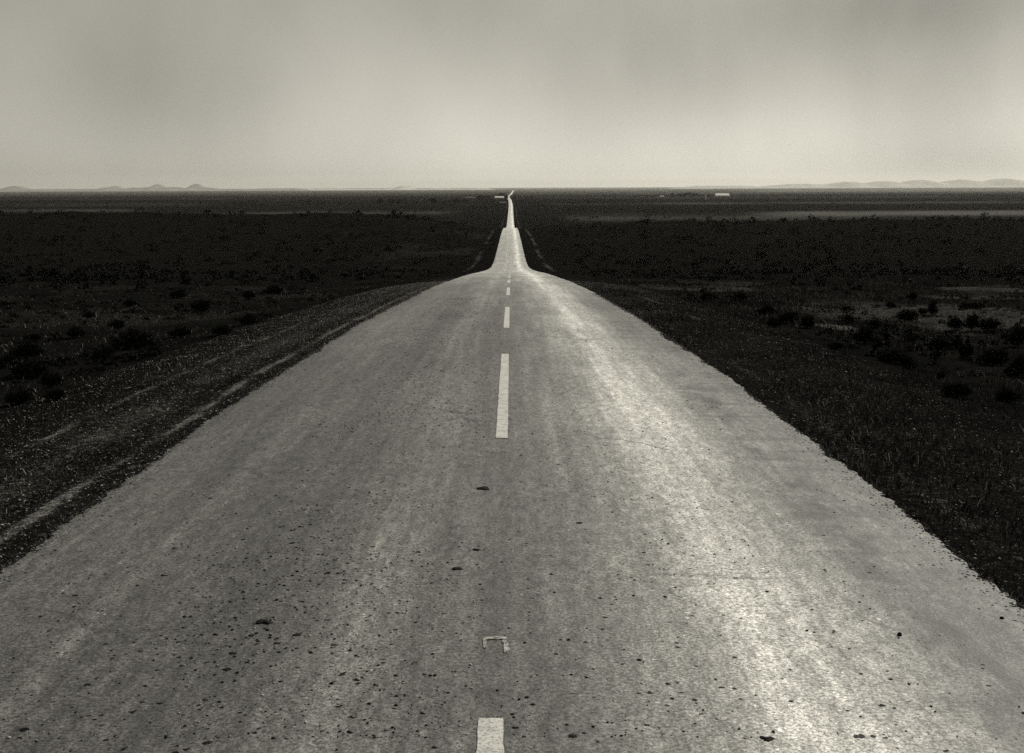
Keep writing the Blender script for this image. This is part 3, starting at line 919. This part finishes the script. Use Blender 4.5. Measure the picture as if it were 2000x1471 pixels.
def building(u0, u1, vb, vt, depth, label, cat, name, wall_m, roof_m, roof_frac=.55, openings=2, v_at=None):
    uc = .5 * (u0 + u1)
    x, yq, z, m = march(uc, v_at or vb)
    L = (u1 - u0) * m; Ht = (vb - vt) * m
    r_ = empty(name, (x, yq + depth / 2, z))
    hw_, hd = L / 2, depth / 2
    ze = Ht * (1 - roof_frac); zr = Ht
    vs = [(-hw_, -hd, -.5), (hw_, -hd, -.5), (hw_, hd, -.5), (-hw_, hd, -.5), (-hw_, -hd, ze), (hw_, -hd, ze), (hw_, hd, ze), (-hw_, hd, ze), (-hw_, 0, zr - .1), (hw_, 0, zr - .1)]
    fs = [(0, 1, 5, 4), (2, 3, 7, 6), (1, 2, 6, 9, 5), (3, 0, 4, 8, 7)]
    mesh_obj('wall', vs, fs, wall_m, r_)
    o = .5; t = .18
    rv = [(-hw_ - o, -hd - o, ze - .15), (hw_ + o, -hd - o, ze - .15), (hw_ + o, 0, zr), (-hw_ - o, 0, zr), (hw_ + o, hd + o, ze - .15), (-hw_ - o, hd + o, ze - .15)]
    rv += [(a, b, c + t) for a, b, c in rv]
    rf = [(0, 1, 2, 3), (3, 2, 4, 5), (6, 9, 8, 7), (9, 11, 10, 8), (0, 6, 7, 1), (1, 7, 8, 2), (2, 8, 10, 4), (4, 10, 11, 5), (5, 11, 9, 3), (3, 9, 6, 0)]
    mesh_obj('roof', rv, rf, roof_m, r_)
    for k in range(openings):
        xx = -hw_ + L * (k + 1) / (openings + 1)
        dv, df = [], []
        w_ = min(1.5, L * .1); box(dv, df, xx - w_, xx + w_, -hd - .08, -hd + .05, 0, ze * .72)
        mesh_obj('door' if k == 0 else 'window', dv, df, M_DARK, r_)
    tag(r_, label, cat, 'far farm buildings')
    return r_
building(1399, 1425, 384.6, 378, 34, 'long white barn alone on the far plain right of the grove', 'barn', 'barn', M_WHITEWALL, M_ROOFMETAL, .6, 3)
building(967, 984, 388, 383.6, 24, 'white roofed barn just left of the far road bend', 'barn', 'barn', M_WHITEWALL, M_ROOFMETAL, .6, 2)
building(909, 928, 388.5, 384.6, 9, 'low grey farm building among trees left of the white barn', 'farm building', 'farmhouse', M_GREYWALL, M_GREYWALL, .5, 3)
building(976, 988, 396.5, 394.6, 6, 'low pale shed in front of the white barn by the road', 'shed', 'shed', M_GREYWALL, plain('faded_roof', .18, .7, .2), .6, 1)
building(1289, 1297, 385, 382.4, 7, 'tiny pale shack at the left of the far grove', 'shack', 'shack', M_GREYWALL, M_ROOFMETAL, .7, 1)

# ------------------------------------------------------------------ poles and posts
def pole(u, vb, hpx, rad, label, cat, name, mat, arm=False, group=None):
    x, yq, z, m = march(u, vb)
    h = hpx * m; rad = max(rad, (1.3 if yq > 1000 else .95) * m)
    def cyl(r0, r1, z0, z1, n=8):
        vs, fs = [], []
        for l, (rr, zz) in enumerate(((r0, z0), (r1, z1))):
            for e in range(n): vs.append((math.cos(e / n * 6.283) * rr, math.sin(e / n * 6.283) * rr, zz))
        for e in range(n): fs.append((e, (e + 1) % n, n + (e + 1) % n, n + e))
        fs.append(tuple(range(n, 2 * n)))
        return vs, fs
    vs, fs = cyl(rad, rad * .75, -.4, h)
    if not arm:
        # pole top is chamfered
        b = len(vs); vs.append((0, 0, h + rad)); fs.pop()
        for e in range(8): fs.append((8 + e, 8 + (e + 1) % 8, b))
        o = mesh_obj(name, vs, fs, mat); o.location = (x, yq, z)
        o.rotation_euler = (R(random.uniform(-2, 2)), R(random.uniform(-2, 2)), 0)
        return tag(o, label, cat, group)
    r_ = empty(name, (x, yq, z))
    mesh_obj('pole', vs, fs, mat, r_)
    av, af = [], []; box(av, af, -h * .12, h * .12, -rad * 1.6, -rad * .6, h * .86, h * .86 + rad * 1.6)
    mesh_obj('crossarm', av, af, mat, r_)
    return tag(r_, label, cat, group)
G = 'poles and posts on the plain'
pole(210, 411, 15, .30, 'dark pole on the far left, standing clear of the rise', 'utility pole', 'utility_pole', M_POLE, True, G)
pole(691, 421, 11, .16, 'short dark fence post on the rise, left one of two', 'fence post', 'fence_post', M_POLE, False, G)
pole(811, 423, 12, .16, 'short dark fence post on the rise, right one of two', 'fence post', 'fence_post', M_POLE, False, G)
pole(1098, 445, 20, .12, 'thin dark pole on the right of the road in the dip', 'utility pole', 'utility_pole', M_POLE, True, G)
pole(986.5, 386, 10, .5, 'pale pole right of the white barn by the road bend', 'utility pole', 'utility_pole', M_GREYWALL, True, G)
pole(1378, 390, 9, .5, 'pale post right of the far grove', 'post', 'post', M_WHITEWALL, False, G)
pole(957, 388, 5, .6, 'pale post left of the white barn', 'post', 'post', M_GREYWALL, False, G)

# ------------------------------------------------------------------ hills on the horizon
def hills(name, label, dist, peaks, u0, u1, base, seed, mat=None, rough=.28):
    """a range of hills: rows run in depth, heights from overlapping domes"""
    m = dist / F_PX
    us = np.linspace(u0, u1, 260); ds = np.linspace(-1, 1, 15)
    U, D = np.meshgrid(us, ds)
    Xh = (U - 1000) * m; Yh = dist + D * dist * .05
    h = base * np.ones_like(U) * (.6 + .8 * fbm(U * .03, D * 2, seed, 3))
    for (u, w, top) in peaks:
        h = np.maximum(h, top * np.exp(-np.abs((U - u) / w) ** 1.9) * (1 - rough / 2 + rough * fbm(U * .12, D * 2, seed + 3, 3)))
    h = h * np.exp(-(D / .55) ** 2) * m
    edge = sstep(u0, u0 + 30, U) * (1 - sstep(u1 - 30, u1, U))
    Zh = prof(Yh) + h * edge - 6
    o = mesh_obj(name, np.stack([Xh, Yh, Zh], -1).reshape(-1, 3), grid_faces(15, 260), mat or M_HILL, smooth=True)
    tag(o, label, 'hills', kind='structure')
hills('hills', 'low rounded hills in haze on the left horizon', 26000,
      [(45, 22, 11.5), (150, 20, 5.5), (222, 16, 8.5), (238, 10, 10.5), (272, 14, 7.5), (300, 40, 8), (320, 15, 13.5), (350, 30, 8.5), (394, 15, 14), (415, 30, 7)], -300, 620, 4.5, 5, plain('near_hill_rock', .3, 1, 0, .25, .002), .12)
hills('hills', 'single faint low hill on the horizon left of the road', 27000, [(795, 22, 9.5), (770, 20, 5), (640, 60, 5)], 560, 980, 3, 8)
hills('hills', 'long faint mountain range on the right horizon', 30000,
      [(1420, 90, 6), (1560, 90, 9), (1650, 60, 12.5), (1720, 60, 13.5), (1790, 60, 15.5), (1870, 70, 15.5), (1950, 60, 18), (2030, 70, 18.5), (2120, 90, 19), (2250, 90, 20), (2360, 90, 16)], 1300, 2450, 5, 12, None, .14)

# ------------------------------------------------------------------ air
def haze_box():
    vs, fs = [], []
    box(vs, fs, -60000, 60000, -200, 66000, -52, 262)
    m = bpy.data.materials.new('haze'); m.use_nodes = True; nt = m.node_tree; nt.nodes.clear()
    out = nt.nodes.new('ShaderNodeOutputMaterial'); v = nt.nodes.new('ShaderNodeVolumePrincipled')
    v.inputs['Color'].default_value = (1.0, .985, .91, 1)
    v.inputs['Density'].default_value = HAZE
    v.inputs['Anisotropy'].default_value = .35
    nt.links.new(v.outputs[0], out.inputs['Volume'])
    o = mesh_obj('haze', vs, fs, m)
    tag(o, 'pale haze lying over the whole plain', 'haze', kind='stuff')
HAZE = 2.0e-5
haze_box()

# ------------------------------------------------------------------ sky and sun
SUN_EL, SUN_AZ = R(33), R(38)            # azimuth clockwise from +Y (up the road)
w = bpy.data.worlds.new('World'); scene.world = w; w.use_nodes = True
nt = w.node_tree; nt.nodes.clear(); t = NT(nt)
out = t.n('ShaderNodeOutputWorld'); bg = t.n('ShaderNodeBackground'); t.l(bg.outputs[0], out.inputs[0])
tc = t.n('ShaderNodeTexCoord').outputs['Generated']
sep = t.n('ShaderNodeSeparateXYZ'); t.l(tc, sep.inputs[0])
zc = t.math('MAXIMUM', sep.outputs[2], .012)
cmb = t.n('ShaderNodeCombineXYZ'); t.l(sep.outputs[0], cmb.inputs[0]); t.l(sep.outputs[1], cmb.inputs[1]); t.l(zc, cmb.inputs[2])
sky = t.n('ShaderNodeTexSky', sky_type='NISHITA'); sky.sun_disc = False
sky.sun_elevation = SUN_EL; sky.sun_rotation = SUN_AZ
sky.air_density = 1.0; sky.dust_density = 1.5; sky.ozone_density = 1.0
t.l(cmb.outputs[0], sky.inputs[0])
bw = t.n('ShaderNodeRGBToBW'); t.l(sky.outputs[0], bw.inputs[0])
az = t.math('ARCTAN2', sep.outputs[0], sep.outputs[1])
el = t.math('ARCSINE', sep.outputs[2])
# thin high cloud: soft patches
cv = t.n('ShaderNodeCombineXYZ'); t.l(t.math('MULTIPLY', az, 7.0), cv.inputs[0]); t.l(t.math('MULTIPLY', el, 4.0), cv.inputs[1])
n1 = t.noise(cv.outputs[0], 1.0, 3, .5)
def blob(u, v, wu, wv, amp):
    a0 = math.atan((u - 1000) / F_PX); e0 = math.atan((366 - v) / F_PX)
    da = t.math('MULTIPLY', t.math('SUBTRACT', az, a0), F_PX / wu); de = t.math('MULTIPLY', t.math('SUBTRACT', el, e0), F_PX / wv)
    r2 = t.math('ADD', t.math('MULTIPLY', da, da), t.math('MULTIPLY', de, de))
    return t.math('MULTIPLY', t.math('EXPONENT', t.math('MULTIPLY', r2, -1.0)), amp)
fac = t.maprange(n1, .3, .7, .94, 1.11)
fac = t.math('ADD', fac, t.math('MULTIPLY', t.math('EXPONENT', t.math('MULTIPLY', t.math('MAXIMUM', el, 0.0), -F_PX / 85.0)), 1.35))
for bl in [(260, 175, 180, 150, -.38), (40, 60, 330, 220, .30), (700, 180, 130, 150, .08), (480, 260, 110, 130, -.05), (945, 240, 120, 230, .18), (1900, 260, 340, 130, -.38),
           (1380, 150, 420, 190, -.26), (900, 40, 200, 120, -.10), (2020, 10, 380, 170, -.42), (1650, 40, 300, 110, -.16), (1950, 360, 500, 70, -.8)]:
    fac = t.math('ADD', fac, blob(*bl))
val = t.math('MULTIPLY', bw.outputs[0], fac)
c = t.n('ShaderNodeCombineColor')
for i, q in enumerate((1.0, .962, .835)): t.l(t.math('MULTIPLY', val, q), c.inputs[i])
t.l(c.outputs[0], bg.inputs['Color'])
bg.inputs['Strength'].default_value = .079

sun_d = bpy.data.lights.new('sun', 'SUN'); sun_d.energy = 3.9; sun_d.angle = R(.6); sun_d.color = (1, .97, .87)
sun = bpy.data.objects.new('sun', sun_d); COL.objects.link(sun)
sd = Vector((math.sin(SUN_AZ) * math.cos(SUN_EL), math.cos(SUN_AZ) * math.cos(SUN_EL), math.sin(SUN_EL)))
sun.rotation_euler = sd.to_track_quat('Z', 'Y').to_euler()
sun.location = sd * 100

# ------------------------------------------------------------------ render settings
scene.view_settings.view_transform = 'Standard'
scene.view_settings.look = 'None'
scene.view_settings.exposure = -0.4
scene.view_settings.gamma = 1.0
scene.cycles.use_denoising = False
scene.cycles.max_bounces = 6
scene.cycles.volume_bounces = 0
